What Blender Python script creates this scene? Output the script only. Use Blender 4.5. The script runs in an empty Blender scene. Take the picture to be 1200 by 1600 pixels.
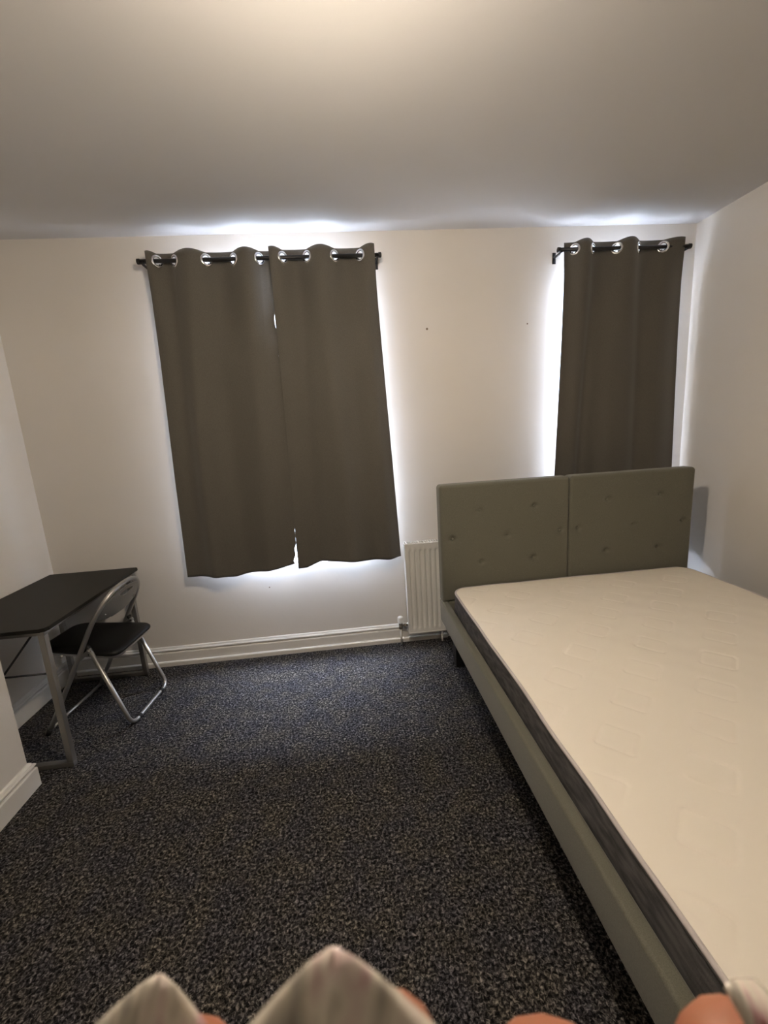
import bpy, bmesh, math, random
from mathutils import Vector, Matrix, noise

S = bpy.context.scene
COL = S.collection
PI = math.pi

# ------------------------------------------------------------------ camera
def cam_axes(pitch, roll, yaw):
    cy, sy, cp, sp = math.cos(yaw), math.sin(yaw), math.cos(pitch), math.sin(pitch)
    fwd = Vector((sy*cp, cy*cp, -sp)); right = Vector((cy, -sy, 0)); up = right.cross(fwd)
    r2 = math.cos(roll)*right + math.sin(roll)*up
    u2 = -math.sin(roll)*right + math.cos(roll)*up
    return r2, u2, fwd
R2, U2, FW = cam_axes(0.19234, -0.06274, 0.0846)
CAM_H = 1.5
cd = bpy.data.cameras.new('camera'); cam = bpy.data.objects.new('camera', cd); COL.objects.link(cam)
cam.matrix_world = Matrix((( R2.x, U2.x, -FW.x, 0), (R2.y, U2.y, -FW.y, 0), (R2.z, U2.z, -FW.z, CAM_H), (0, 0, 0, 1)))
cd.sensor_fit = 'VERTICAL'; cd.sensor_height = 36; cd.lens = 659.5/1600*36
cd.clip_start = 0.01; cd.clip_end = 60
cd.dof.use_dof = True; cd.dof.focus_distance = 2.3; cd.dof.aperture_fstop = 22
S.camera = cam

# ------------------------------------------------------------------ look, sky, daylight
S.view_settings.view_transform = 'Standard'; S.view_settings.look = 'None'
S.view_settings.gamma = 1; S.view_settings.use_curve_mapping = False
S.view_settings.exposure = 1.37
W = bpy.data.worlds.new('sky'); S.world = W; W.use_nodes = True
W.node_tree.nodes['Background'].inputs[0].default_value = (0.62, 0.78, 1, 1)
W.node_tree.nodes['Background'].inputs[1].default_value = 2.0
LAMP_POS = Vector((0.05, 1.02, 2.44))
LAMP_STRENGTH = 760.0
DAY = (0.69, 0.78, 1.0)
def daylight(name, x0, x1, z0, z1, power):
    L = bpy.data.lights.new(name, 'AREA'); L.shape = 'RECTANGLE'; L.size = x1-x0; L.size_y = z1-z0
    L.energy = power; L.color = DAY
    o = bpy.data.objects.new(name, L); COL.objects.link(o)
    o.location = ((x0+x1)/2, 3.85, (z0+z1)/2); o.rotation_euler = (math.radians(-42), 0, 0)   # open sky, slanting down into the room
    return o
daylight('daylight_wide_window', -1.3, 0.7, 1.7, 4.9, 860)
daylight('daylight_narrow_window', 1.0, 2.6, 1.7, 4.9, 560)

# ------------------------------------------------------------------ materials
def mat(name, col, rough=0.6, metal=0.0, spec=0.5, **kw):
    m = bpy.data.materials.new(name); m.use_nodes = True
    b = m.node_tree.nodes['Principled BSDF']
    b.inputs['Base Color'].default_value = (*col, 1); b.inputs['Roughness'].default_value = rough
    b.inputs['Metallic'].default_value = metal; b.inputs['Specular IOR Level'].default_value = spec
    for k, v in kw.items(): b.inputs[k.replace('_', ' ')].default_value = v
    return m
def nodes(m): return m.node_tree.nodes, m.node_tree.links, m.node_tree.nodes['Principled BSDF']
def add_bump(m, scale, strength, dist=0.002, detail=3, kind='noise', stretch=None):
    N, L, b = nodes(m)
    tc = N.new('ShaderNodeTexCoord'); mp = N.new('ShaderNodeMapping')
    if stretch: mp.inputs['Scale'].default_value = stretch
    t = N.new('ShaderNodeTexNoise' if kind == 'noise' else 'ShaderNodeTexVoronoi')
    t.inputs['Scale'].default_value = scale
    if kind == 'noise': t.inputs['Detail'].default_value = detail
    bp = N.new('ShaderNodeBump'); bp.inputs['Strength'].default_value = strength; bp.inputs['Distance'].default_value = dist
    L.new(tc.outputs['Object'], mp.inputs['Vector']); L.new(mp.outputs[0], t.inputs['Vector'])
    L.new(t.outputs[0], bp.inputs['Height']); L.new(bp.outputs[0], b.inputs['Normal'])
    return t
def vary(m, c1, c2, scale, detail=2, stretch=None, lo=0.35, hi=0.65):
    N, L, b = nodes(m)
    tc = N.new('ShaderNodeTexCoord'); mp = N.new('ShaderNodeMapping')
    if stretch: mp.inputs['Scale'].default_value = stretch
    t = N.new('ShaderNodeTexNoise'); t.inputs['Scale'].default_value = scale; t.inputs['Detail'].default_value = detail
    r = N.new('ShaderNodeValToRGB'); e = r.color_ramp.elements
    e[0].position = lo; e[0].color = (*c1, 1); e[1].position = hi; e[1].color = (*c2, 1)
    L.new(tc.outputs['Object'], mp.inputs['Vector']); L.new(mp.outputs[0], t.inputs['Vector'])
    L.new(t.outputs[0], r.inputs[0]); L.new(r.outputs[0], b.inputs['Base Color'])
    return r

M_WALL = mat('wall_paint', (.75, .71, .65), .85, spec=.2)
vary(M_WALL, (.735, .70, .645), (.775, .74, .685), 1.1, 3)
add_bump(M_WALL, 55, .22, .0022, 5)
M_CEIL = mat('ceiling_paint', (.66, .65, .64), .9, spec=.15); add_bump(M_CEIL, 22, .22, .003, 5)
M_GLOSS = mat('white_gloss_paint', (.78, .76, .71), .32); add_bump(M_GLOSS, 12, .05, .002)
M_RAD = mat('white_enamel', (.80, .79, .75), .3)
M_UPVC = mat('white_window_plastic', (.82, .83, .84), .35)
M_CURT = mat('taupe_curtain_cloth', (.098, .090, .078), .75, spec=.25, Sheen_Weight=.25, Sheen_Roughness=.5)
vary(M_CURT, (.100, .092, .077), (.122, .112, .095), 500, 2, (1, 1, .35))
add_bump(M_CURT, 900, .25, .0006, 2, stretch=(1, 1, .3))
M_BOUNCE_LINING = mat('light_bounce_curtain_reverse', (.62, .61, .60), .8, spec=.1)  # pale reverse added to bounce daylight onto the wall
M_CHROME = mat('chrome_eyelet', (.85, .85, .85), .18, 1.0)
M_BLACKMETAL = mat('black_rod_metal', (.012, .012, .013), .35)
M_BED = mat('sage_grey_bed_fabric', (.17, .165, .13), .9, spec=.2, Sheen_Weight=.25)
vary(M_BED, (.128, .126, .096), (.165, .162, .128), 420, 3)
add_bump(M_BED, 620, .4, .0007, 2)
M_MSIDE = mat('charcoal_mattress_side', (.055, .055, .06), .85, spec=.2)
vary(M_MSIDE, (.062, .060, .062), (.125, .12, .12), 60, 5, (1, .25, 1))
add_bump(M_MSIDE, 260, .4, .001, 2)
M_TAPE = mat('lilac_grey_mattress_tape', (.56, .51, .50), .8)
M_PIPE = mat('dark_mattress_seam', (.09, .085, .085), .8)
M_TICK = mat('cream_mattress_ticking', (.86, .80, .70), .85, spec=.2); add_bump(M_TICK, 700, .22, .0006, 2)
M_FOOT = mat('black_wooden_foot', (.012, .011, .010), .5)
M_DESK = mat('black_brown_desk_top', (.012, .011, .009), .5, spec=.25); add_bump(M_DESK, 300, .1, .0003, 3, stretch=(1, .06, 1))
M_STEEL = mat('grey_lacquered_steel', (.30, .29, .27), .35, .75)
M_TUBE = mat('silver_chair_tube', (.46, .45, .43), .33, .85)
M_SEAT = mat('black_vinyl', (.006, .006, .006), .45, spec=.3)
M_CBACK = mat('grey_chair_back_panel', (.20, .20, .19), .28, .35)
M_RUB = mat('black_rubber', (.01, .01, .01), .6)
M_BRASS = mat('dull_valve_metal', (.28, .25, .21), .35, .9)
M_SKIN = mat('skin', (.34, .135, .075), .5, spec=.35, Subsurface_Weight=.12, Subsurface_Scale=.004)
add_bump(M_SKIN, 900, .2, .0003, 3)
M_NAIL = mat('nail_varnish_painted_reflections', (.62, .50, .46), .15, .15, Coat_Weight=1.0, Coat_Roughness=.05)
def nail_reflections():  # blurred reflections painted into the varnish colour as swirls
    rp = vary(M_NAIL, (.30, .28, .25), (.45, .14, .15), 62, 3, (1.5, .45, 1), .30, .74)
    e = rp.color_ramp.elements
    for pos, c in ((.42, (.60, .54, .45)), (.50, (.85, .78, .66)), (.57, (.80, .66, .60)), (.65, (.66, .42, .42))):
        k = e.new(pos); k.color = (*c, 1)
    for n_ in M_NAIL.node_tree.nodes:
        if n_.type == 'TEX_NOISE': n_.inputs['Scale'].default_value = 95; n_.inputs['Distortion'].default_value = 1.2
nail_reflections()
M_WOODEN = mat('pale_door_paint', (.75, .73, .69), .5)

# specks of old fixings in the back wall: two tiny dark marks
def add_specks(m, pts):
    N, L, b = nodes(m)
    src = b.inputs['Base Color'].links[0].from_socket
    g = N.new('ShaderNodeNewGeometry')
    for (p, r) in pts:
        d = N.new('ShaderNodeVectorMath'); d.operation = 'DISTANCE'; d.inputs[1].default_value = p
        L.new(g.outputs['Position'], d.inputs[0])
        lt = N.new('ShaderNodeMath'); lt.operation = 'LESS_THAN'; lt.inputs[1].default_value = r
        L.new(d.outputs['Value'], lt.inputs[0])
        mx = N.new('ShaderNodeMixRGB'); mx.inputs[2].default_value = (.22, .17, .12, 1)
        L.new(lt.outputs[0], mx.inputs[0]); L.new(src, mx.inputs[1]); src = mx.outputs[0]
    L.new(src, b.inputs['Base Color'])
add_specks(M_WALL, [((.585, 2.81, 2.11), .007), ((1.245, 2.81, 2.115), .005), ((-.58, 2.81, .49), .004)])

# carpet: dark heathered loops
M_CARPET = mat('charcoal_fleck_carpet', (.03, .03, .03), .95, spec=.1)
def carpet():
    N, L, b = nodes(M_CARPET)
    tc = N.new('ShaderNodeTexCoord')
    n1 = N.new('ShaderNodeTexNoise'); n1.inputs['Scale'].default_value = 105; n1.inputs['Detail'].default_value = 3; n1.inputs['Roughness'].default_value = .65
    n1.inputs['Distortion'].default_value = .6
    r1 = N.new('ShaderNodeValToRGB'); e = r1.color_ramp.elements
    e[0].position = .38; e[0].color = (.006, .006, .007, 1)
    e[1].position = .71; e[1].color = (.37, .355, .34, 1)
    k = e.new(.50); k.color = (.042, .041, .042, 1); k = e.new(.60); k.color = (.15, .145, .14, 1)
    n2 = N.new('ShaderNodeTexNoise'); n2.inputs['Scale'].default_value = 9; n2.inputs['Detail'].default_value = 2
    r2 = N.new('ShaderNodeValToRGB'); e = r2.color_ramp.elements
    e[0].position = .38; e[0].color = (.75, .74, .80, 1); e[1].position = .64; e[1].color = (1.0, .94, .82, 1)
    mx = N.new('ShaderNodeMixRGB'); mx.blend_type = 'MULTIPLY'; mx.inputs[0].default_value = 1
    for t in (n1, n2): L.new(tc.outputs['Object'], t.inputs['Vector'])
    L.new(n1.outputs[0], r1.inputs[0]); L.new(n2.outputs[0], r2.inputs[0])
    L.new(r1.outputs[0], mx.inputs[1]); L.new(r2.outputs[0], mx.inputs[2]); L.new(mx.outputs[0], b.inputs['Base Color'])
    v = N.new('ShaderNodeTexVoronoi'); v.inputs['Scale'].default_value = 120
    L.new(tc.outputs['Object'], v.inputs['Vector'])
    bp = N.new('ShaderNodeBump'); bp.inputs['Strength'].default_value = .8; bp.inputs['Distance'].default_value = .006; bp.invert = True
    L.new(v.outputs['Distance'], bp.inputs['Height']); L.new(bp.outputs[0], b.inputs['Normal'])
carpet()

# window glass: clear pane that reflects a little
M_GLASS = bpy.data.materials.new('window_glass'); M_GLASS.use_nodes = True
_n, _l = M_GLASS.node_tree.nodes, M_GLASS.node_tree.links
_n.remove(_n['Principled BSDF'])
_t = _n.new('ShaderNodeBsdfTransparent'); _g = _n.new('ShaderNodeBsdfGlossy'); _g.inputs['Roughness'].default_value = .02
_m = _n.new('ShaderNodeMixShader'); _m.inputs[0].default_value = .06
_l.new(_t.outputs[0], _m.inputs[1]); _l.new(_g.outputs[0], _m.inputs[2])
_l.new(_m.outputs[0], _n['Material Output'].inputs[0])

M_BULB = bpy.data.materials.new('warm_glowing_bulb'); M_BULB.use_nodes = True
_b = M_BULB.node_tree.nodes['Principled BSDF']; _b.inputs['Base Color'].default_value = (.9, .9, .9, 1)
_b.inputs['Emission Color'].default_value = (1.0, .845, .675, 1); _b.inputs['Emission Strength'].default_value = LAMP_STRENGTH

# ------------------------------------------------------------------ mesh helpers
def link_mesh(name, bm, m, parent=None, smooth=False, angle=None):
    me = bpy.data.meshes.new(name); bm.normal_update(); bm.to_mesh(me); bm.free()
    for x in (m if isinstance(m, (list, tuple)) else [m]): me.materials.append(x)
    if smooth:
        for p in me.polygons: p.use_smooth = True
    o = bpy.data.objects.new(name, me); COL.objects.link(o)
    if parent: o.parent = parent
    if smooth and angle:
        try: me.set_sharp_from_angle(angle=math.radians(angle))
        except Exception: pass
    return o
def thing(name, label, cat, loc=(0, 0, 0), rz=0, group=None):
    o = bpy.data.objects.new(name, None); COL.objects.link(o); o.empty_display_size = .1
    o.location = loc; o.rotation_euler = (0, 0, rz); o['label'] = label; o['category'] = cat
    if group: o['group'] = group
    return o
def struct(name, bm, m, **k):
    o = link_mesh(name, bm, m, **k); o['kind'] = 'structure'; return o
def box(bm, x0, x1, y0, y1, z0, z1, bevel=0, seg=2):
    r = bmesh.ops.create_cube(bm, size=1)
    vs = r['verts']
    for v in vs: v.co = Vector((x0+(v.co.x+.5)*(x1-x0), y0+(v.co.y+.5)*(y1-y0), z0+(v.co.z+.5)*(z1-z0)))
    if bevel:
        es = list({e for v in vs for e in v.link_edges})
        bmesh.ops.bevel(bm, geom=es, offset=bevel, segments=seg, profile=.5, affect='EDGES')
    return bm
def newbox(*a, **k):
    bm = bmesh.new(); return box(bm, *a, **k)
def frame_axes(t, ref=None):
    t = t.normalized(); ref = ref or Vector((0, 0, 1))
    if abs(t.dot(ref)) > .95: ref = Vector((0, 1, 0)) if abs(t.y) < .9 else Vector((1, 0, 0))
    a = t.cross(ref).normalized(); return a, t.cross(a).normalized()
def tube(bm, pts, r, seg=12, closed=False, cap=True, mi=0):
    pts = [Vector(p) for p in pts]; n = len(pts); rings = []
    a = None
    for i, p in enumerate(pts):
        if closed: t = pts[(i+1) % n]-pts[i-1]
        else: t = pts[min(i+1, n-1)]-pts[max(i-1, 0)]
        t.normalize()
        if a is None: a, b = frame_axes(t)
        else:
            a = (a-t*a.dot(t)).normalized(); b = t.cross(a)
        rr = r[i] if isinstance(r, (list, tuple)) else r
        rings.append([bm.verts.new(p+rr*(math.cos(2*PI*k/seg)*a+math.sin(2*PI*k/seg)*b)) for k in range(seg)])
    m = n if closed else n-1
    for i in range(m):
        A, B = rings[i], rings[(i+1) % n]
        for k in range(seg):
            f = bm.faces.new((A[k], A[(k+1) % seg], B[(k+1) % seg], B[k])); f.material_index = mi; f.smooth = True
    if cap and not closed:
        bm.faces.new(rings[0][::-1]).material_index = mi; bm.faces.new(rings[-1]).material_index = mi
    return bm
def rounded(pts, rad, seg=6, closed=False):
    pts = [Vector(p) for p in pts]; out = []; n = len(pts)
    for i, p in enumerate(pts):
        if not closed and i in (0, n-1): out.append(p); continue
        a = pts[i-1]; b = pts[(i+1) % n]
        r = rad[i] if isinstance(rad, (list, tuple)) else rad
        u = (a-p); w = (b-p); lim = min(r, u.length*.49, w.length*.49)
        u.normalize(); w.normalize()
        s, e = p+u*lim, p+w*lim
        for k in range(seg+1):
            t = k/seg; out.append(s*(1-t)**2+2*p*t*(1-t)+e*t*t)
    return out
def prism(bm, poly, axis, a, b):
    """poly: list of 2D points; extruded along axis from a to b. axis 'x': (y,z), 'y': (x,z), 'z': (x,y)"""
    def mk(p, t):
        return {'x': (t, p[0], p[1]), 'y': (p[0], t, p[1]), 'z': (p[0], p[1], t)}[axis]
    A = [bm.verts.new(mk(p, a)) for p in poly]; B = [bm.verts.new(mk(p, b)) for p in poly]
    n = len(poly)
    for i in range(n): bm.faces.new((A[i], A[(i+1) % n], B[(i+1) % n], B[i]))
    bm.faces.new(A[::-1]); bm.faces.new(B)
    bmesh.ops.recalc_face_normals(bm, faces=bm.faces)
    return bm
def lathe(bm, prof, centre, axis=(0, 0, 1), seg=20):
    c = Vector(centre); t = Vector(axis).normalized(); a, b = frame_axes(t); rings = []
    for (r, h) in prof:
        rings.append([bm.verts.new(c+t*h+max(r, 1e-5)*(math.cos(2*PI*k/seg)*a+math.sin(2*PI*k/seg)*b)) for k in range(seg)])
    for A, B in zip(rings, rings[1:]):
        for k in range(seg): bm.faces.new((A[k], A[(k+1) % seg], B[(k+1) % seg], B[k])).smooth = True
    bm.faces.new(rings[0][::-1]); bm.faces.new(rings[-1])
    bmesh.ops.recalc_face_normals(bm, faces=bm.faces)
    return bm

# ------------------------------------------------------------------ room shell (metres, floor at z=0, camera above the origin)
XR, XL, XC = 2.375, -1.935, -1.525      # right wall, alcove wall, chimney breast face
YB, YF, YC = 2.81, -2.60, 1.80          # back wall, wall behind the camera, end of chimney breast
H = 2.678
WIN1 = (-.76, .172, .638, 2.53)          # window openings x0,x1,z0,z1
WIN2 = (1.462, 2.13, .655, 2.51)
struct('floor', newbox(XL-.1, XR+.1, YF-.1, YB+.1, -.10, 0), M_CARPET)
struct('ceiling', newbox(XL-.1, XR+.1, YF-.1, YB+.35, H, H+.1), M_CEIL)
def grid_wall(bm, xs, zs, holes, y0, y1):
    for i in range(len(xs)-1):
        for j in range(len(zs)-1):
            cx, cz = (xs[i]+xs[i+1])/2, (zs[j]+zs[j+1])/2
            if any(h[0] < cx < h[1] and h[2] < cz < h[3] for h in holes): continue
            box(bm, xs[i], xs[i+1], y0, y1, zs[j], zs[j+1])
    bmesh.ops.remove_doubles(bm, verts=bm.verts, dist=1e-5)
    dup = {}
    for f in bm.faces: dup.setdefault(tuple(round(c, 4) for c in f.calc_center_median()), []).append(f)
    kill = [f for fs in dup.values() if len(fs) > 1 for f in fs]
    bmesh.ops.delete(bm, geom=kill, context='FACES')
bm = bmesh.new()
grid_wall(bm, [XL, WIN1[0], WIN1[1], WIN2[0], WIN2[1], XR], [0, WIN1[2], WIN1[3], H], [WIN1, WIN2], YB, YB+.30)
struct('wall_back', bm, M_WALL)
struct('wall_right', newbox(XR, XR+.1, YF, YB+.3, 0, H), M_WALL)
struct('wall_left', newbox(XL-.1, XL, YF, YB+.3, 0, H), M_WALL)
struct('wall_chimney', newbox(XL, XC, .15, YC, 0, H), M_WALL)
struct('wall_front', newbox(XL-.1, XR+.1, YF-.1, YF, 0, H), M_WALL)

def window(i, op):
    x0, x1, z0, z1 = op
    y = YB+.075
    bm = bmesh.new(); w = .040
    box(bm, x0, x0+w, y, y+.07, z0, z1, .004); box(bm, x1-w, x1, y, y+.07, z0, z1, .004)
    box(bm, x0+w, x1-w, y, y+.07, z0, z0+w, .004); box(bm, x0+w, x1-w, y, y+.07, z1-w, z1, .004)
    zt = z1-.50; box(bm, x0+w, x1-w, y, y+.07, zt, zt+w, .004)
    if x1-x0 > 1: xm = (x0+x1)/2; box(bm, xm-w/2, xm+w/2, y, y+.07, z0+w, zt, .004)
    o = struct('window_%d' % i, bm, M_UPVC)
    g = link_mesh('pane', newbox(x0+w, x1-w, y+.033, y+.037, z0+w, z1-w), M_GLASS, o)
    s = link_mesh('window_sill', newbox(x0+.002, x1-.002, YB+.01, y, z0, z0+.022, bevel=.006), M_GLOSS, o)
window(1, WIN1); window(2, WIN2)

# skirting profile: (distance from wall, height)
def skirt_profile():
    P = [(0, 0), (.022, 0), (.022, .088), (.019, .094), (.012, .097), (.012, .100)]
    for k in range(7):
        a = -PI/2+PI*k/6; P.append((.012+.009*math.cos(a)*1.0, .108+.0085*math.sin(a)))
    P += [(.011, .118), (.009, .124), (.005, .128), (0, .129)]
    return P
def skirting(name, a, b, nrm, mitre_a=0, mitre_b=0):
    a = Vector((*a, 0)); b = Vector((*b, 0)); n = Vector((*nrm, 0)); d = (b-a).normalized()
    bm = bmesh.new(); A = []; B = []
    for (o_, h) in skirt_profile():
        A.append(bm.verts.new(a+n*o_+d*o_*mitre_a+Vector((0, 0, h)))); B.append(bm.verts.new(b+n*o_+d*o_*mitre_b+Vector((0, 0, h))))
    m = len(A)
    for i in range(m): bm.faces.new((A[i], A[(i+1) % m], B[(i+1) % m], B[i]))
    bm.faces.new(A[::-1]); bm.faces.new(B); bmesh.ops.recalc_face_normals(bm, faces=bm.faces)
    return struct(name, bm, M_GLOSS)
skirting('baseboard_back', (XL, YB), (XR, YB), (0, -1), 1, -1)
skirting('baseboard_right', (XR, YF), (XR, YB), (-1, 0), 1, -1)
skirting('baseboard_alcove', (XL, YC), (XL, YB), (1, 0), 1, -1)
skirting('baseboard_chimney', (XC, .15), (XC, YC), (1, 0), -1, 1)
skirting('baseboard_chimney_end', (XL, YC), (XC, YC), (0, 1), 1, 1)
bm = bmesh.new()
prism(bm, [(YB-.022, 0), (YB-.036, 0), (YB-.036, .026), (YB-.032, .031), (YB-.022, .033)], 'x', XL+.03, .64)
struct('trim_1', bm, M_GLOSS)

# ------------------------------------------------------------------ ceiling light above and just in front of the camera
t = thing('pendant_lamp', 'warm bulb under an added light-blocking collar hanging on a short cord from the ceiling', 'lamp', (LAMP_POS.x, LAMP_POS.y, H))
link_mesh('ceiling_rose', lathe(bmesh.new(), [(.045, 0), (.045, -.012), (.02, -.022), (.006, -.024)], (0, 0, 0)), M_UPVC, t, True, 40)
zl = LAMP_POS.z-H
link_mesh('cord', tube(bmesh.new(), [(0, 0, -.02), (0, 0, zl+.07)], .003, 8), M_UPVC, t)
link_mesh('bulb_holder_light_collar', lathe(bmesh.new(), [(.008, zl+.085), (.019, zl+.075), (.019, zl+.04), (.018, zl+.036), (.042, zl+.008), (.042, zl+.000)], (0, 0, 0)), M_UPVC, t, True, 40)  # unseen holder, flared into a collar to keep light off the ceiling
link_mesh('bulb', lathe(bmesh.new(), [(.026, zl+.005), (.031, zl-.006), (.031, zl-.016), (.026, zl-.030), (.014, zl-.040), (.001, zl-.043)], (0, 0, 0), seg=20), M_BULB, t, True)

# ------------------------------------------------------------------ curtains
def lerp(xs, ys, x):
    if x <= xs[0]: return ys[0]
    for i in range(len(xs)-1):
        if x <= xs[i+1]: return ys[i]+(ys[i+1]-ys[i])*(x-xs[i])/(xs[i+1]-xs[i])
    return ys[-1]
ROD_Y, ROD_Z = 2.722, 2.513
def curtain(name, label, top, cross, first_front, bot, hem, folds, y_shift=0, edge_wave=None, nx=170, nz=110, push=0, kmin=.2, edge_pull=0):
    """top=(x0,x1) at the rod, cross=x of each eyelet, bot=(x0,x1) at the hem, hem=(xs, zs), folds=[(centre, width, depth)] at the hem"""
    root = thing(name, label, 'curtain', ((top[0]+top[1])/2, ROD_Y, ROD_Z))
    root['group'] = 'taupe eyelet curtains'
    inv = Vector(root.location)
    nodes_ = [top[0]-(cross[0]-top[0])*.5]+list(cross)+[top[1]+(top[1]-cross[-1])*.5]
    def wave(x):
        for i in range(len(nodes_)-1):
            if x <= nodes_[i+1] or i == len(nodes_)-2:
                a, b = nodes_[i], nodes_[i+1]
                s = -1 if (i % 2 == 0) == first_front else 1      # -1 = towards the room
                A = .036*min(1, ((b-a)/.14)**.6)
                return s*A*math.sin(PI*max(0, min(1, (x-a)/(b-a))))
    ztop = 2.553
    bm = bmesh.new(); uv = bm.verts.layers.float_vector.new('st'); V = []
    for j in range(nz+1):
        row = []
        tz = j/nz
        for i in range(nx+1):
            s = i/nx; xt = top[0]+(top[1]-top[0])*s; xb = bot[0]+(bot[1]-bot[0])*s
            zb = lerp(hem[0], hem[1], xb)
            z = ztop+(zb-ztop)*tz
            x = xt+(xb-xt)*tz
            if edge_wave and s > .9:
                x += edge_wave(z)*((s-.9)/.1)**2
            w = wave(xt)*(.65 if edge_pull and xt > cross[-1] else 1)
            k = max(0.0, 1-tz*3.0); k = k*k*(3-2*k)
            kt = kmin+(1-kmin)*k
            y = ROD_Y+y_shift+w*kt
            for (c, wd, dp) in folds:
                y += dp*math.exp(-((s-c-(.03*math.sin(3*tz+c*9) if .05 < c < .95 else 0))/wd)**2)*min(1, tz*(2.2 if .05 < c < .95 else 9))
            y += push*min(1, tz*1.5)
            if edge_pull: x += .8*edge_pull*math.exp(-((1-s)/.14)**2)*min(1, tz*9)
            y += .003*noise.noise(Vector((xt*7, tz*3.5, c if folds else 0)))*tz
            # top hem rises a touch where the cloth stands between eyelets
            if tz == 0: z += .012*abs(w)/.036
            v = bm.verts.new(Vector((x, y, z))-inv); row.append((v, xt, z))
        V.append(row)
    for j in range(nz):
        for i in range(nx):
            q = (V[j][i], V[j][i+1], V[j+1][i+1], V[j+1][i])
            # round hole in the cloth at each eyelet, in cloth distance
            cx = sum(a[1] for a in q)/4; cz = sum(a[2] for a in q)/4
            if any(((cx-e)*1.35)**2+(cz-ROD_Z)**2 < .0225**2 for e in cross): continue
            f = bm.faces.new([a[0] for a in q]); f.smooth = True
    # thickness with the pale reverse added for light bounce
    bm.normal_update()
    for f in bm.faces:
        if f.normal.y > 0: f.normal_flip()
    bm.normal_update()
    front = list(bm.faces)
    vmap = {}
    for f in front:
        for v in f.verts:
            if v not in vmap: vmap[v] = None
    for v in list(vmap):
        n = v.normal; vmap[v] = bm.verts.new(v.co-n*.0016)
    for f in front:
        g = bm.faces.new([vmap[v] for v in reversed(f.verts)]); g.material_index = 1; g.smooth = True
    for e in [e for e in bm.edges if len(e.link_faces) == 1 and all(v in vmap for v in e.verts)]:
        a, b = e.verts
        try: bm.faces.new((a, b, vmap[b], vmap[a])).material_index = 0
        except ValueError: pass
    bmesh.ops.recalc_face_normals(bm, faces=bm.faces)
    link_mesh('cloth', bm, [M_CURT, M_BOUNCE_LINING], root)
    for e in cross:
        d = .004; tan = Vector((2*d, wave(e+d)-wave(e-d), 0)).normalized()
        nrm = Vector((-tan.y, tan.x, 0))
        bm = bmesh.new(); R_, r_ = .0275, .0058; n1, n2 = 28, 8; G = []
        for a in range(n1):
            th = 2*PI*a/n1; c = (tan*math.cos(th)+Vector((0, 0, 1))*math.sin(th))
            G.append([bm.verts.new(c*(R_+r_*1.25*math.cos(2*PI*b/n2))+nrm*r_*.75*math.sin(2*PI*b/n2)) for b in range(n2)])
        for a in range(n1):
            for b in range(n2):
                bm.faces.new((G[a][b], G[a][(b+1) % n2], G[(a+1) % n1][(b+1) % n2], G[(a+1) % n1][b])).smooth = True
        bmesh.ops.recalc_face_normals(bm, faces=bm.faces)
        o = link_mesh('eyelet', bm, M_CHROME, root); o['label'] = 'chrome eyelet'
        o.location = Vector((e, ROD_Y+y_shift, ROD_Z))-inv
    return root
def left_edge_wave(z):
    # the inner edge of the left panel is slightly puckered, so slits of daylight show beside it
    g = 0
    for zc, w, a in ((.695, .042, .030), (.775, .03, .020), (.84, .022, .008), (.90, .03, .010), (1.90, .014, .024), (1.97, .018, .029), (2.17, .10, .037)):
        g -= a*math.exp(-((z-zc)/w)**2)
    return g
curtain('curtain', 'left taupe eyelet curtain panel over the wide window, beside the desk', (-1.020, -.300),
        [-.966, -.874, -.696, -.546, -.398, -.318], True, (-1.068, -.352),
        ([-1.068, -.924, -.755, -.595, -.469, -.352], [.643, .639, .621, .643, .654, .677]),
        [(.0, .07, .018), (.12, .06, .012), (.28, .06, -.026), (.50, .09, .022), (.74, .08, -.020), (1.0, .10, -.002)], .004, left_edge_wave, push=-.026)
curtain('curtain', 'right taupe eyelet curtain panel over the wide window, beside the radiator', (-.338, .268),
        [-.263, -.127, .036, .183], True, (-.356, .330),
        ([-.356, -.30, -.195, .038, .253, .33], [.641, .643, .673, .659, .643, .649]),
        [(.0, .10, .007), (.22, .08, .024), (.50, .09, -.024), (.78, .08, .018), (1.0, .09, .060)], -.004, push=-.026)
curtain('curtain', 'single taupe eyelet curtain behind the bed headboard in the right corner', (1.450, 2.216),
        [1.505, 1.625, 1.780, 1.925, 2.085], False, (1.376, 2.262),
        ([1.376, 1.6, 1.9, 2.262], [.63, .615, .63, .64]),
        [(.0, .06, -.018), (.23, .045, .026), (.44, .07, -.020), (.66, .06, .020), (1.0, .12, .060)], 0, kmin=.46, edge_pull=.045)
def rod(label, x0, x1, brackets):
    root = thing('curtain_rod', label, 'curtain rod', (x0, ROD_Y, ROD_Z)); root['group'] = 'black curtain rods'
    link_mesh('rod_tube', tube(bmesh.new(), [(0, 0, 0), (x1-x0, 0, 0)], .0115, 16), M_BLACKMETAL, root)
    for xe, s in ((0, -1), (x1-x0, 1)):
        link_mesh('end_cap', lathe(bmesh.new(), [(.0118, 0), (.015, .002), (.015, .016), (.010, .019)], (xe-s*.008, 0, 0), (s, 0, 0), 16), M_BLACKMETAL, root, True, 40)
    for xb in brackets:
        bm = bmesh.new(); dx = xb-x0
        box(bm, dx-.006, dx+.006, .0, YB-ROD_Y, -.020, -.012, .001)
        box(bm, dx-.011, dx+.011, YB-ROD_Y-.004, YB-ROD_Y, -.050, .016, .002)
        box(bm, dx-.006, dx+.006, -.016, .014, -.020, -.010, .002)
        link_mesh('bracket', bm, M_BLACKMETAL, root)
rod('black metal curtain rod carrying the two panels over the wide window', -1.066, .300, [-1.045, .285])
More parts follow.
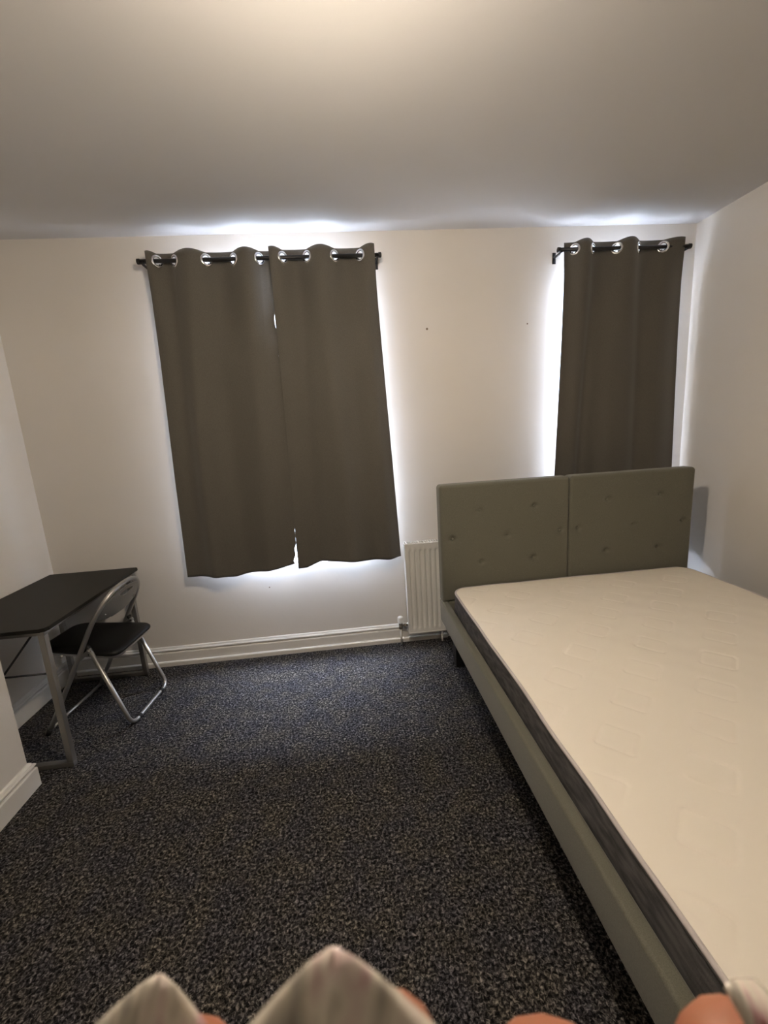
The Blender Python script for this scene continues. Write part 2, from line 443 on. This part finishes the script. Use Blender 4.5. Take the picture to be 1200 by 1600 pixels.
rod('short black metal curtain rod in the right corner above the bed', 1.405, 2.262, [1.418, 2.244])

# ------------------------------------------------------------------ radiator
def radiator():
    x0, x1, z0, z1 = .352, .756, .095, .735
    yf, yb = YB-.105, YB-.035
    root = thing('radiator', 'white ribbed panel radiator low on the back wall beside the bed headboard', 'radiator', (x0, yf, z0))
    o = Vector((x0, yf, z0))
    bm = bmesh.new(); n = 11; pitch = .0355; xs = [x0, x0+.02]
    # pressed front panel: vertical flutes
    def prof(x):
        u = (x-(x0+.026))/pitch
        if u < 0 or u > n-.3: return 0
        f = u-math.floor(u)
        return .0105*max(0, math.sin(PI*min(1, f/.62)))**.7 if f < .62 else 0
    NX = 240; zs = [z0, z0+.012, z0+.030, z0+.040, z0+.048]+[z0+.048+(z1-z0-.105)*k/6 for k in range(1, 7)]+[z1-.048, z1-.038, z1-.012, z1]
    V = []
    for z in zs:
        row = []
        for i in range(NX+1):
            x = x0+(x1-x0)*i/NX
            a = min(1, max(0, (z-z0-.032)/.014))*min(1, max(0, (z1-.040-z)/.014))
            row.append(bm.verts.new(Vector((x, yf+prof(x)*a, z))-o))
        V.append(row)
    for j in range(len(zs)-1):
        for i in range(NX): bm.faces.new((V[j][i], V[j][i+1], V[j+1][i+1], V[j+1][i])).smooth = True
    link_mesh('front_panel', bm, M_RAD, root)
    bm = bmesh.new()
    box(bm, 0, .006, -.002, .070, 0, z1-z0+.0, .002); box(bm, x1-x0-.006, x1-x0, -.002, .070, 0, z1-z0, .002)
    box(bm, 0, x1-x0, -.002, .010, -.004, .006, .002); box(bm, 0, x1-x0, .058, .066, 0, z1-z0-.01)
    box(bm, 0, x1-x0, -.002, .006, z1-z0-.006, z1-z0+.004, .0015)
    link_mesh('casing', bm, M_RAD, root)
    bm = bmesh.new()
    k = 0
    zt = z1-z0
    box(bm, .004, x1-x0-.004, .006, .012, zt-.002, zt+.006); box(bm, .004, x1-x0-.004, .058, .066, zt-.002, zt+.006)
    x = .012
    while x < x1-x0-.02:
        box(bm, x, x+.006, .008, .062, zt+.001, zt+.006); x += .017
    link_mesh('top_grille', bm, M_RAD, root)
    # thermostatic valve at the lower left
    v = link_mesh('valve_body', lathe(bmesh.new(), [(.008, 0), (.013, .003), (.013, .022), (.010, .026), (.014, .030), (.014, .044), (.010, .048)],
                  (-.050, .048, .018)), M_BRASS, root, True, 35); v['label'] = 'dull metal valve body'
    bm = bmesh.new(); tube(bm, [(-.050, .048, .043), (.0, .048, .043)], .0085, 14); tube(bm, [(-.026, .048, .043), (-.012, .048, .043)], .013, 6)
    link_mesh('union_nut', bm, M_BRASS, v)
    link_mesh('valve_head', lathe(bmesh.new(), [(.014, 0), (.021, .004), (.021, .034), (.018, .044), (.012, .048)], (-.050, .048, .064), seg=24), M_RAD, root, True, 35)
    link_mesh('inlet_pipe', tube(bmesh.new(), [(-.050, .048, .019), (-.050, .048, -.095)], .0075, 14), M_RAD, root)
    # lockshield below the right part
    link_mesh('lockshield_cap', lathe(bmesh.new(), [(.010, 0), (.016, -.004), (.016, -.020), (.009, -.032), (.009, -.046), (.006, -.050)], (.240, .030, -.004)), M_RAD, root, True, 35)
    link_mesh('outlet_pipe', tube(bmesh.new(), [(.240, .030, -.05), (.240, .030, -.095)], .006, 12), M_RAD, root)
radiator()

# ------------------------------------------------------------------ bed
def bed():
    X0, X1, YH, YT = .527, 2.118, 2.37, .32      # outer frame; YH = front of headboard
    root = thing('bed', 'sage grey upholstered bed frame with button tufted two panel headboard', 'bed', (X0, YH, 0))
    O = Vector((X0, YH, 0)); xm = 1.318
    def panel(x0, x1, btn, yfront=YH, z0=.448, z1=1.163, th=.078):
        nx, nz = 150, 140; bm = bmesh.new(); V = []
        def edge(d): # rounded upholstery edge
            r = .020
            return 0 if d >= r else r-math.sqrt(max(0, r*r-(r-d)**2))
        for j in range(nz+1):
            # denser near edges
            tz = .5-.5*math.cos(PI*j/nz)*1.0
            z = z0+(z1-z0)*tz; row = []
            for i in range(nx+1):
                tx = .5-.5*math.cos(PI*i/nx); x = x0+(x1-x0)*tx
                y = yfront+max(edge(x-x0), edge(x1-x), edge(z-z0), edge(z1-z))
                y -= .006*math.sin(PI*tx)*math.sin(PI*tz)
                for (bx, bz) in btn:
                    d = math.hypot(x-bx, z-bz)
                    y += .013*math.exp(-(d/.016)**2)+.004*math.exp(-(d/.05)**2)
                    # small horizontal pull crease each side of the button
                    y += .0035*math.exp(-((z-bz-.12*(x-bx))/.005)**2)*math.exp(-(abs(x-bx)/.032)**2)
                y += .0012*noise.noise(Vector((x*6, z*6, 0)))
                # corner rounding
                xx, zz = x, z; rc = .022
                for sx, ex in ((1, x1), (-1, x0)):
                    for sz, ez in ((1, z1),):
                        dx = rc-(ex-x)*sx; dz = rc-(ez-z)*sz
                        if dx > 0 and dz > 0:
                            m_ = max(dx, dz); q = math.hypot(dx, dz)
                            xx = ex-sx*(rc-dx*m_/q); zz = ez-sz*(rc-dz*m_/q)
                row.append(bm.verts.new(Vector((xx, y, zz))-O))
            V.append(row)
        for j in range(nz):
            for i in range(nx): bm.faces.new((V[j][i], V[j][i+1], V[j+1][i+1], V[j+1][i])).smooth = True
        # sides and back
        loop = [V[0][i] for i in range(nx+1)]+[V[j][nx] for j in range(1, nz+1)]+[V[nz][i] for i in range(nx-1, -1, -1)]+[V[j][0] for j in range(nz-1, 0, -1)]
        B = [bm.verts.new(Vector((v.co.x, yfront+th-O.y, v.co.z))) for v in loop]
        n = len(loop)
        for i in range(n): bm.faces.new((loop[i], B[i], B[(i+1) % n], loop[(i+1) % n])).smooth = True
        bm.faces.new(B)
        bmesh.ops.recalc_face_normals(bm, faces=bm.faces)
        p = link_mesh('headboard_panel', bm, M_BED, root, True, 60)
        for (bx, bz) in btn:
            bb = bmesh.new(); c = Vector((bx, yfront+.0135, bz))-O
            lathe(bb, [(.0085, .004), (.009, 0), (.0075, -.0030), (.004, -.0045), (.0008, -.005)], c, (0, 1, 0), 14)
            link_mesh('button', bb, M_BED, p, True)
        return p
    z_a, z_b, z_c = 1.0, .838, .682
    panel(X0, xm-.001, [(.766, z_a), (1.100, z_a), (.598, z_b), (.932, z_b), (1.264, z_b), (.768, z_c), (1.099, z_c)])
    panel(xm+.001, X1, [(1.555, 1.005), (1.893, 1.01), (1.374, z_b+.004), (1.729, z_b+.002), (2.053, z_b-.004), (1.560, .684), (1.898, .676)])
    def rail(name, x0, x1, y0, y1, z0=.308, z1=.450):
        bm = bmesh.new(); box(bm, x0-O.x, x1-O.x, y0-O.y, y1-O.y, z0, z1, .012, 4)
        return link_mesh(name, bm, M_BED, root, True, 50)
    rail('side_rail', X0-.006, X0+.036, YT, YH+.07); rail('side_rail', X1-.036, X1+.006, YT, YH+.07)
    rail('foot_rail', X0-.006, X1+.006, YT-.04, YT)
    rail('head_rail', X0+.037, X1-.037, YH+.0, YH+.06)
    for i in range(14):
        y = YT+.08+i*(YH-YT-.14)/13
        link_mesh('slat', newbox(X0+.037-O.x, X1-.037-O.x, y-.03-O.y, y+.03-O.y, .325, .338), M_WOODEN, root)
    for (x, y) in ((X0+.106, YH+.045), (X1-.11, YH+.03), (X0+.11, YT+.06), (X1-.11, YT+.06), (xm, (YT+YH)/2)):
        bm = bmesh.new(); a = .036; b = .033
        A = [bm.verts.new(Vector((x+sx*b, y+sy*b, 0))-O) for sx, sy in ((-1, -1), (1, -1), (1, 1), (-1, 1))]
        B = [bm.verts.new(Vector((x+sx*a, y+sy*a, .325))-O) for sx, sy in ((-1, -1), (1, -1), (1, 1), (-1, 1))]
        for i in range(4): bm.faces.new((A[i], A[(i+1) % 4], B[(i+1) % 4], B[i]))
        bm.faces.new(A[::-1]); bm.faces.new(B)
        o = link_mesh('leg', bm, M_FOOT, root); o['label'] = 'black wooden leg'
    return root
bed()

def mattress():
    x0, x1, y0, y1 = .572, 2.075, .362, 2.350; zb, zt = .340, .552
    root = thing('mattress', 'bare cream quilted mattress with charcoal sides lying on the bed', 'mattress', (x0, y0, zb))
    O = Vector((x0, y0, zb)); R_ = .095
    def sag(x, y):   # unevenness of the edge and surface
        return .006*noise.noise(Vector((x*1.6, y*1.7, 3.1)))+.003*noise.noise(Vector((x*5, y*5, 1)))
    def outline(n=16, r=R_, inset=0, step=.03):
        P = []
        xa, xb, ya, yb = x0+inset, x1-inset, y0+inset, y1-inset; r = max(.01, r-inset)
        for cx, cy, a0 in ((xb-r, ya+r, -90), (xb-r, yb-r, 0), (xa+r, yb-r, 90), (xa+r, ya+r, 180)):
            for k in range(n+1):
                a = math.radians(a0+90*k/n); P.append((cx+r*math.cos(a), cy+r*math.sin(a)))
        Q = []
        for i, p in enumerate(P):
            q = P[(i+1) % len(P)]; d = math.dist(p, q); m = max(1, int(d/step))
            for k in range(m): Q.append((p[0]+(q[0]-p[0])*k/m, p[1]+(q[1]-p[1])*k/m))
        return Q
    def wob(p, z):
        return Vector((p[0]+.004*noise.noise(Vector((p[0]*3, p[1]*4, z*9))), p[1]+.003*noise.noise(Vector((p[0]*4, p[1]*3, z*9+5))), z))
    out = outline(); n = len(out)
    # border
    bm = bmesh.new(); rings = []
    cen = ((x0+x1)/2, (y0+y1)/2)
    prof = [(0.010, 0), (-.002, .012), (-.006, .05), (-.004, .10), (-.001, .155), (.003, .185), (.007, .196)]
    for ins, h in prof:
        o2 = outline(inset=ins) if False else out
        ring = []
        for p in out:
            d = Vector((p[0]-cen[0], p[1]-cen[1]))
            nx_ = 1 if p[0] > x1-.03 else (-1 if p[0] < x0+.03 else 0); ny_ = 1 if p[1] > y1-.03 else (-1 if p[1] < y0+.03 else 0)
            ring.append(bm.verts.new(wob((p[0]-ins*nx_, p[1]-ins*ny_), zb+h+(sag(*p) if h > .1 else 0))-O))
        rings.append(ring)
    for A, B in zip(rings, rings[1:]):
        for i in range(n): bm.faces.new((A[i], A[(i+1) % n], B[(i+1) % n], B[i])).smooth = True
    bm.faces.new(rings[0][::-1])
    bmesh.ops.recalc_face_normals(bm, faces=bm.faces)
    link_mesh('mattress_border', bm, M_MSIDE, root, True, 60)
    # seam piping just under the top panel
    zc = zb+.197
    def path(ins, z):
        L = []
        for p in out:
            nx_ = 1 if p[0] > x1-.03 else (-1 if p[0] < x0+.03 else 0); ny_ = 1 if p[1] > y1-.03 else (-1 if p[1] < y0+.03 else 0)
            L.append(wob((p[0]-ins*nx_, p[1]-ins*ny_), z+sag(*p))-O)
        return L
    link_mesh('seam', tube(bmesh.new(), path(.004, zc-.003), .0032, 8, True), M_PIPE, root, True)
    link_mesh('tape_edge', tube(bmesh.new(), path(.006, zc+.005), .0062, 8, True), M_TAPE, root, True)
    # top panel with quilted diamonds
    nx, ny = 300, 400
    P0 = (.745, 1.038); sx, sy = .1535, .1565
    def quilt(x, y):
        a = (x-P0[0])/sx; b = (y-P0[1])/sy
        best = 9
        ia, ib = round(a), round(b)
        for i in (ia-1, ia, ia+1):
            for j in (ib-1, ib, ib+1):
                if (i+j) % 2: continue
                u = abs(x-P0[0]-i*sx); v = abs(y-P0[1]-j*sy)
                d = (u+v)/math.sqrt(2)      # distance in the rotated square, half side .052
                p, q = abs((x-P0[0]-i*sx)+(y-P0[1]-j*sy))/math.sqrt(2), abs((x-P0[0]-i*sx)-(y-P0[1]-j*sy))/math.sqrt(2)
                h = .052; rr = .012
                dx, dy = max(p-(h-rr), 0), max(q-(h-rr), 0)
                sd = math.hypot(dx, dy)+min(max(p-(h-rr), q-(h-rr)), 0)-rr
                best = min(best, abs(sd))
        return best
    bm = bmesh.new(); V = []
    r = R_-.004
    for j in range(ny+1):
        y = y0+.005+(y1-y0-.010)*j/ny; row = []
        # trim the grid to rounded corners
        dy = max(0, r-(y-y0-.005), r-(y1-.005-y)); ins = r-math.sqrt(max(0, r*r-min(dy, r)**2))
        xa, xb = x0+.005+ins, x1-.005-ins
        for i in range(nx+1):
            x = xa+(xb-xa)*i/nx
            e = min(x-xa, xb-x, y-y0-.005, y1-.005-y)
            dome = 1-math.exp(-max(0, e)/.035)
            z = zc+.006+.017*dome+sag(x, y)
            z -= .0042*math.exp(-(quilt(x, y)/.0045)**2)*min(1, e/.06)*(.45+.55*noise.noise(Vector((x*9, y*9, 7)))+.3)
            z += .0022*noise.noise(Vector((x*11, y*11, 0)))
            row.append(bm.verts.new(Vector((x, y, z))-O))
        V.append(row)
    for j in range(ny):
        for i in range(nx): bm.faces.new((V[j][i], V[j][i+1], V[j+1][i+1], V[j+1][i])).smooth = True
    link_mesh('quilted_top', bm, M_TICK, root)
mattress()

# ------------------------------------------------------------------ desk in the alcove
def desk():
    x0, x1, y0, y1, zt = -1.925, -1.385, 1.885, 2.765, .725
    root = thing('desk', 'black topped desk with grey steel legs in the alcove left of the window', 'desk', (x0, y0, 0))
    O = Vector((x0, y0, 0))
    def bx(name, m, *a, bev=.002):
        a = (a[0]-O.x, a[1]-O.x, a[2]-O.y, a[3]-O.y, a[4], a[5]); return link_mesh(name, newbox(*a, bevel=bev), m, root)
    # top with clipped front corner
    bm = bmesh.new(); c = .028
    poly = [(x0, y0), (x1-c, y0), (x1-c*.3, y0+c*.3), (x1, y0+c), (x1, y1-.012), (x1-.012, y1), (x0, y1)]
    prism(bm, [(p[0]-O.x, p[1]-O.y) for p in poly], 'z', zt-.018, zt)
    bmesh.ops.bevel(bm, geom=list(bm.edges), offset=.0015, segments=1, affect='EDGES')
    link_mesh('desk_top', bm, M_DESK, root)
    w = .028
    for ya in (y0+.02, y1-.075):
        for xa in (x0+.035, x1-.052):
            l = bx('leg', M_STEEL, xa, xa+w, ya, ya+w, .026, zt-.040)
        bx('floor_bar', M_STEEL, x0+.035, x1-.024, ya, ya+w, .002, .026)
        bx('top_bar', M_STEEL, x0+.035, x1-.024, ya, ya+w, zt-.040, zt-.018)
    bx('apron_bar', M_STEEL, x1-.050, x1-.026, y0+.048, y1-.075, zt-.040, zt-.019)
    bx('apron_bar', M_STEEL, x0+.037, x0+.061, y0+.048, y1-.075, zt-.040, zt-.019)
    ya = y0+.034
    bm = bmesh.new(); tube(bm, [Vector((x0+.060, ya, .492))-O, Vector((x1-.050, ya, .492))-O], .0045, 10)
    link_mesh('cross_rod', bm, M_BLACKMETAL, root)['label'] = 'thin black cross rod'
    bm = bmesh.new(); tube(bm, [Vector((x1-.090, ya+.010, zt-.040))-O, Vector((x0+.060, ya+.010, .235))-O], .0045, 10)
    link_mesh('brace_rod', bm, M_BLACKMETAL, root)['label'] = 'thin black diagonal rod'
desk()

# ------------------------------------------------------------------ folding chair
def chair():
    root = thing('folding_chair', 'silver tube folding chair with black padded seat pushed up to the desk', 'chair', (-1.462, 2.368, 0), math.radians(-5))
    # local: +X to the rear (away from the desk), +Y to the far side
    r = .0122
    lean = .56
    def arch(y, z): return Vector((-.222+lean*z, y, z))
    W0, W1 = .212, .200
    pts = [arch(-W0, .012), arch(-W1, .30), arch(-W1, .52)]
    zc = .575
    for k in range(17):
        a = PI*k/16; pts.append(arch(-W1*math.copysign(abs(math.cos(a))**.85, math.cos(a)), zc+.195*math.sin(a)**.95))
    pts += [arch(W1, .52), arch(W1, .30), arch(W0, .012)]
    # smooth path
    sm = []
    for i in range(len(pts)-1):
        sm.append(pts[i])
        if (pts[i+1]-pts[i]).length > .05:
            for k in range(1, 4): sm.append(pts[i].lerp(pts[i+1], k/4))
    sm.append(pts[-1])
    link_mesh('back_and_front_leg_tube', tube(bmesh.new(), sm, r, 14), M_TUBE, root)
    link_mesh('front_floor_bar', tube(bmesh.new(), [arch(-W0, .030), arch(W0, .030)], .008, 12), M_TUBE, root)
    # rear leg: one bent U
    tx, tz, bx_, bz = .070, .472, .222, .014
    p = rounded([(tx, -.185, tz), (bx_, -.190, bz), (bx_, .190, bz), (tx, .185, tz)], [0, .055, .055, 0], 7)
    link_mesh('rear_leg_tube', tube(bmesh.new(), p, .0112, 14), M_TUBE, root)
    for s in (-1, 1):
        link_mesh('foot_cap', tube(bmesh.new(), [arch(s*W0, .036), arch(s*W0, .002)], .0125, 14), M_RUB, root)
        bm = bmesh.new(); tube(bm, [(bx_, s*.118-.012, bz-.001), (bx_, s*.118+.012, bz-.001)], .0125, 14)
        link_mesh('foot_cap', bm, M_RUB, root)
        # link plate between the two tubes, beside the seat
        a0 = arch(s*.200, .425); 
        bm = bmesh.new(); q0 = Vector((a0.x, s*.192, .418)); q1 = Vector((tx+.006, s*.192, .462))
        d = (q1-q0).normalized(); u = Vector((-d.z, 0, d.x))*.010
        L = []
        for yy in (-.0015, .0015):
            L.append([bm.verts.new(v+Vector((0, yy, 0))) for v in (q0-u-d*.008, q1-u+d*.008, q1+u+d*.008, q0+u-d*.008)])
        for i in range(4): bm.faces.new((L[0][i], L[0][(i+1) % 4], L[1][(i+1) % 4], L[1][i]))
        bm.faces.new(L[0][::-1]); bm.faces.new(L[1]); bmesh.ops.recalc_face_normals(bm, faces=bm.faces)
        pl = link_mesh('hinge_plate', bm, M_TUBE, root)
        for q in (q0, q1):
            link_mesh('rivet', lathe(bmesh.new(), [(.006, -.004), (.006, .002), (.003, .005)], q+Vector((0, s*.006, 0)), (0, s, 0), 12), M_TUBE, pl, True)
        link_mesh('tube_end_cap', tube(bmesh.new(), [(tx-.006, s*.185, tz+.018), (tx+.006, s*.185, tz-.018)], .0112, 12), M_RUB, root)
    # seat pad: rounded trapezoid, sloping down to the rear
    def seat_outline(ins):
        P = [(-.205+ins, -.150+ins), (.180-ins, -.188+ins), (.215-ins, -.150+ins), (.215-ins, .150-ins), (.180-ins, .188-ins), (-.205+ins, .150-ins), (-.225+ins, .10-ins), (-.225+ins, -.10+ins)]
        P = [(-.228+ins, -.158+ins), (.208-ins, -.186+ins), (.208-ins, .186-ins), (-.228+ins, .158-ins)]
        q = rounded([(a, b, 0) for a, b in P], [.075, .06, .06, .075], 8, True)
        return [(v.x, v.y) for v in q]
    def seat_mesh(prof, m, name):
        bm = bmesh.new(); rings = []
        for ins, h in prof:
            rings.append([bm.verts.new(Vector((x, y, .432-.095*(x)+h))) for x, y in seat_outline(ins)])
        n = len(rings[0])
        for A, B in zip(rings, rings[1:]):
            for i in range(n): bm.faces.new((A[i], A[(i+1) % n], B[(i+1) % n], B[i])).smooth = True
        bm.faces.new(rings[0][::-1]); bm.faces.new(rings[-1]); bmesh.ops.recalc_face_normals(bm, faces=bm.faces)
        return link_mesh(name, bm, m, root, True, 50)
    seat_mesh([(.004, 0), (0, .005), (0, .014), (.005, .022), (.014, .027), (.03, .030), (.07, .032)], M_SEAT, 'seat')['label'] = 'black padded seat'
    seat_mesh([(.020, -.016), (.008, -.014), (.004, -.001), (.010, 0)], M_TUBE, 'seat_pan')
    bm = bmesh.new(); tube(bm, [(-.10, -.17, .424), (-.10, .17, .424)], .007, 10)
    link_mesh('seat_support_bar', bm, M_TUBE, root)
    # backrest panel inside the arch, handle slot near the top
    nu, nv = 60, 44; bm = bmesh.new(); V = {}
    def inside(y, z):
        if abs(y) > W1-.004: return False
        t = 1-(abs(y)/(W1-.004))**(1/.85*1.0*1.9) if abs(y) < W1 else 0
        top = zc+.190*math.sqrt(max(0, 1-(abs(y)/(W1-.003))**2.2))
        bottom = .598+.028*(abs(y)/W1)**2
        if z > top or z < bottom: return False
        if (y/.055)**2+((z-.722)/.014)**2 < 1: return False
        return True
    N_ = 110
    def pt(y, z):
        v = arch(y, z); bow = .022*(1-(y/W1)**2)*1.0
        nrm = Vector((math.cos(math.atan(lean)), 0, -math.sin(math.atan(lean))))
        return v+nrm*bow
    z0, z1 = .555, .775
    for i in range(N_+1):
        for j in range(N_//2+1):
            y = -W1+2*W1*i/N_; z = z0+(z1-z0)*j/(N_//2); V[i, j] = (y, z)
    vv = {}
    def g(i, j):
        if (i, j) not in vv: vv[i, j] = bm.verts.new(pt(*V[i, j]))
        return vv[i, j]
    for i in range(N_):
        for j in range(N_//2):
            y = (V[i, j][0]+V[i+1, j][0])/2; z = (V[i, j][1]+V[i, j+1][1])/2
            if inside(y, z): bm.faces.new((g(i, j), g(i+1, j), g(i+1, j+1), g(i, j+1))).smooth = True
    be = [e for e in bm.edges if len(e.link_faces) == 1]
    bv = {v for e in be for v in e.verts}
    for _ in range(3): bmesh.ops.smooth_vert(bm, verts=list(bv), factor=.5, use_axis_x=True, use_axis_y=True, use_axis_z=True)
    p = link_mesh('backrest', bm, M_CBACK, root, True); p['label'] = 'grey backrest panel with handle slot'
    s = p.modifiers.new('thick', 'SOLIDIFY'); s.thickness = .005; s.offset = 0
    for y in (-.130, .130):
        for z in (.640,):
            c = pt(y, z); link_mesh('screw', lathe(bmesh.new(), [(.006, 0), (.006, .003), (.003, .006)], c+Vector((.002, 0, -.001)), (math.cos(math.atan(lean)), 0, -math.sin(math.atan(lean))), 12), M_CHROME, p, True)
chair()

# ------------------------------------------------------------------ the photographer's hand at the lower edge
def hand():
    me_pts = []
    root_mat = Matrix(((0.99345, 0.078595, -0.082941, 0), (-0.096275, 0.1848, -0.978049, 0), (-0.061543, 0.979628, 0.191156, 1.5), (0, 0, 0, 1)))   # how the forearm is held in the room
    # joints in metres, hand frame: x across the palm, y towards the finger tips, z towards the photographer
    J = {}
    V, E, Rd = [], [], []
    def add(p, r, par=None):
        V.append(Vector(p)); Rd.append(r)
        if par is not None: E.append((par, len(V)-1))
        return len(V)-1
    wrist = add((.020, -.185, -.050), .024)
    palm = add((.016, -.150, -.052), .027, wrist)
    palm2 = add((.012, -.122, -.055), .024, palm)
    # little-side finger with pale pointed nail
    k = add((-.022, -.108, -.054), .0105, palm2); k = add((-.0235, -.088, -.052), .0092, k); k = add((-.0240, -.075, -.0500), .0080, k); k = add((-.0230, -.0610, -.0485), .0070, k)
    # middle finger, nearer the lens
    k = add((-.003, -.100, -.054), .0110, palm2); k = add((-.0025, -.078, -.049), .0095, k); k = add((-.0002, -.062, -.0430), .0084, k); k = add((.0004, -.0485, -.0388), .0068, k)
    # bent finger: only its knuckle shows
    k = add((.020, -.100, -.057), .0110, palm2); k = add((.0215, -.0765, -.052), .0098, k); k = add((.022, -.0688, -.0500), .0106, k); k = add((.017, -.076, -.040), .0080, k); k = add((.012, -.084, -.036), .0066, k)
    # index fingertip
    k = add((.038, -.112, -.055), .0112, palm2); k = add((.0425, -.088, -.052), .0098, k); k = add((.0445, -.0720, -.0505), .0092, k); k = add((.0448, -.0618, -.0500), .0082, k)
    # thumb across, below the frame
    k = add((.046, -.150, -.045), .0140, palm); k = add((.060, -.125, -.038), .0112, k); k = add((.064, -.105, -.034), .0095, k); k = add((.063, -.094, -.033), .0075, k)
    # forearm
    k = add((.030, -.250, -.035), .027, wrist); k = add((.045, -.340, .0), .034, k); k = add((.055, -.400, .03), .036, k)
    me = bpy.data.meshes.new('person'); me.from_pydata([tuple(v) for v in V], E, []); me.materials.append(M_SKIN)
    o = bpy.data.objects.new('person', me); COL.objects.link(o)
    o['label'] = "person's hand held up at the bottom edge, fingertips with pearly pointed nails"; o['category'] = 'person'
    sk = o.modifiers.new('skin', 'SKIN'); sk.use_smooth_shade = True
    for i, d in enumerate(me.skin_vertices[0].data):
        d.radius = (Rd[i], Rd[i]); d.use_root = (i == 1)
    sb = o.modifiers.new('smooth', 'SUBSURF'); sb.levels = 2; sb.render_levels = 2
    # standing place of the hand in the room
    o.matrix_world = root_mat
    def nail(tip, base, wid, lift, ridge, up):
        """pointed, domed nail from base to tip"""
        tip, base = Vector(tip), Vector(base); ax = (tip-base); Ln = ax.length; ax.normalize()
        up = Vector(up); side = ax.cross(up).normalized(); up = side.cross(ax).normalized()
        bm = bmesh.new(); G = []; nu, nv = 18, 14
        for i in range(nu+1):
            t = i/nu; w = wid*min(1, ((1-t)/.42))**.82+.0003
            if t < .15: w *= .85+t
            row = []
            for j in range(nv+1):
                s = -1+2*j/nv
                h = lift*(1-s*s)*(w/wid)+ridge*max(0, 1-abs(s)/.25)*(w/wid)
                row.append(bm.verts.new(base+ax*Ln*t+side*s*w+up*h))
            G.append(row)
        for i in range(nu):
            for j in range(nv): bm.faces.new((G[i][j], G[i][j+1], G[i+1][j+1], G[i+1][j])).smooth = True
        n = link_mesh('fingernail', bm, M_NAIL, o, True); n['label'] = 'pearly pointed fingernail'
        m = n.modifiers.new('thick', 'SOLIDIFY'); m.thickness = .0007; m.offset = -1
    nail((-.0238, -.0492, -.0450), (-.0250, -.0680, -.0425), .0086, .0030, .0003, (0, .1, 1))
    nail((-.0042, -.0358, -.0348), (-.0030, -.0560, -.0330), .0098, .0034, .0014, (0, .1, 1))
    nail((.0425, -.0590, -.0525), (.0535, -.0690, -.0515), .0042, .0018, .0, (.60, .55, .55))
hand()
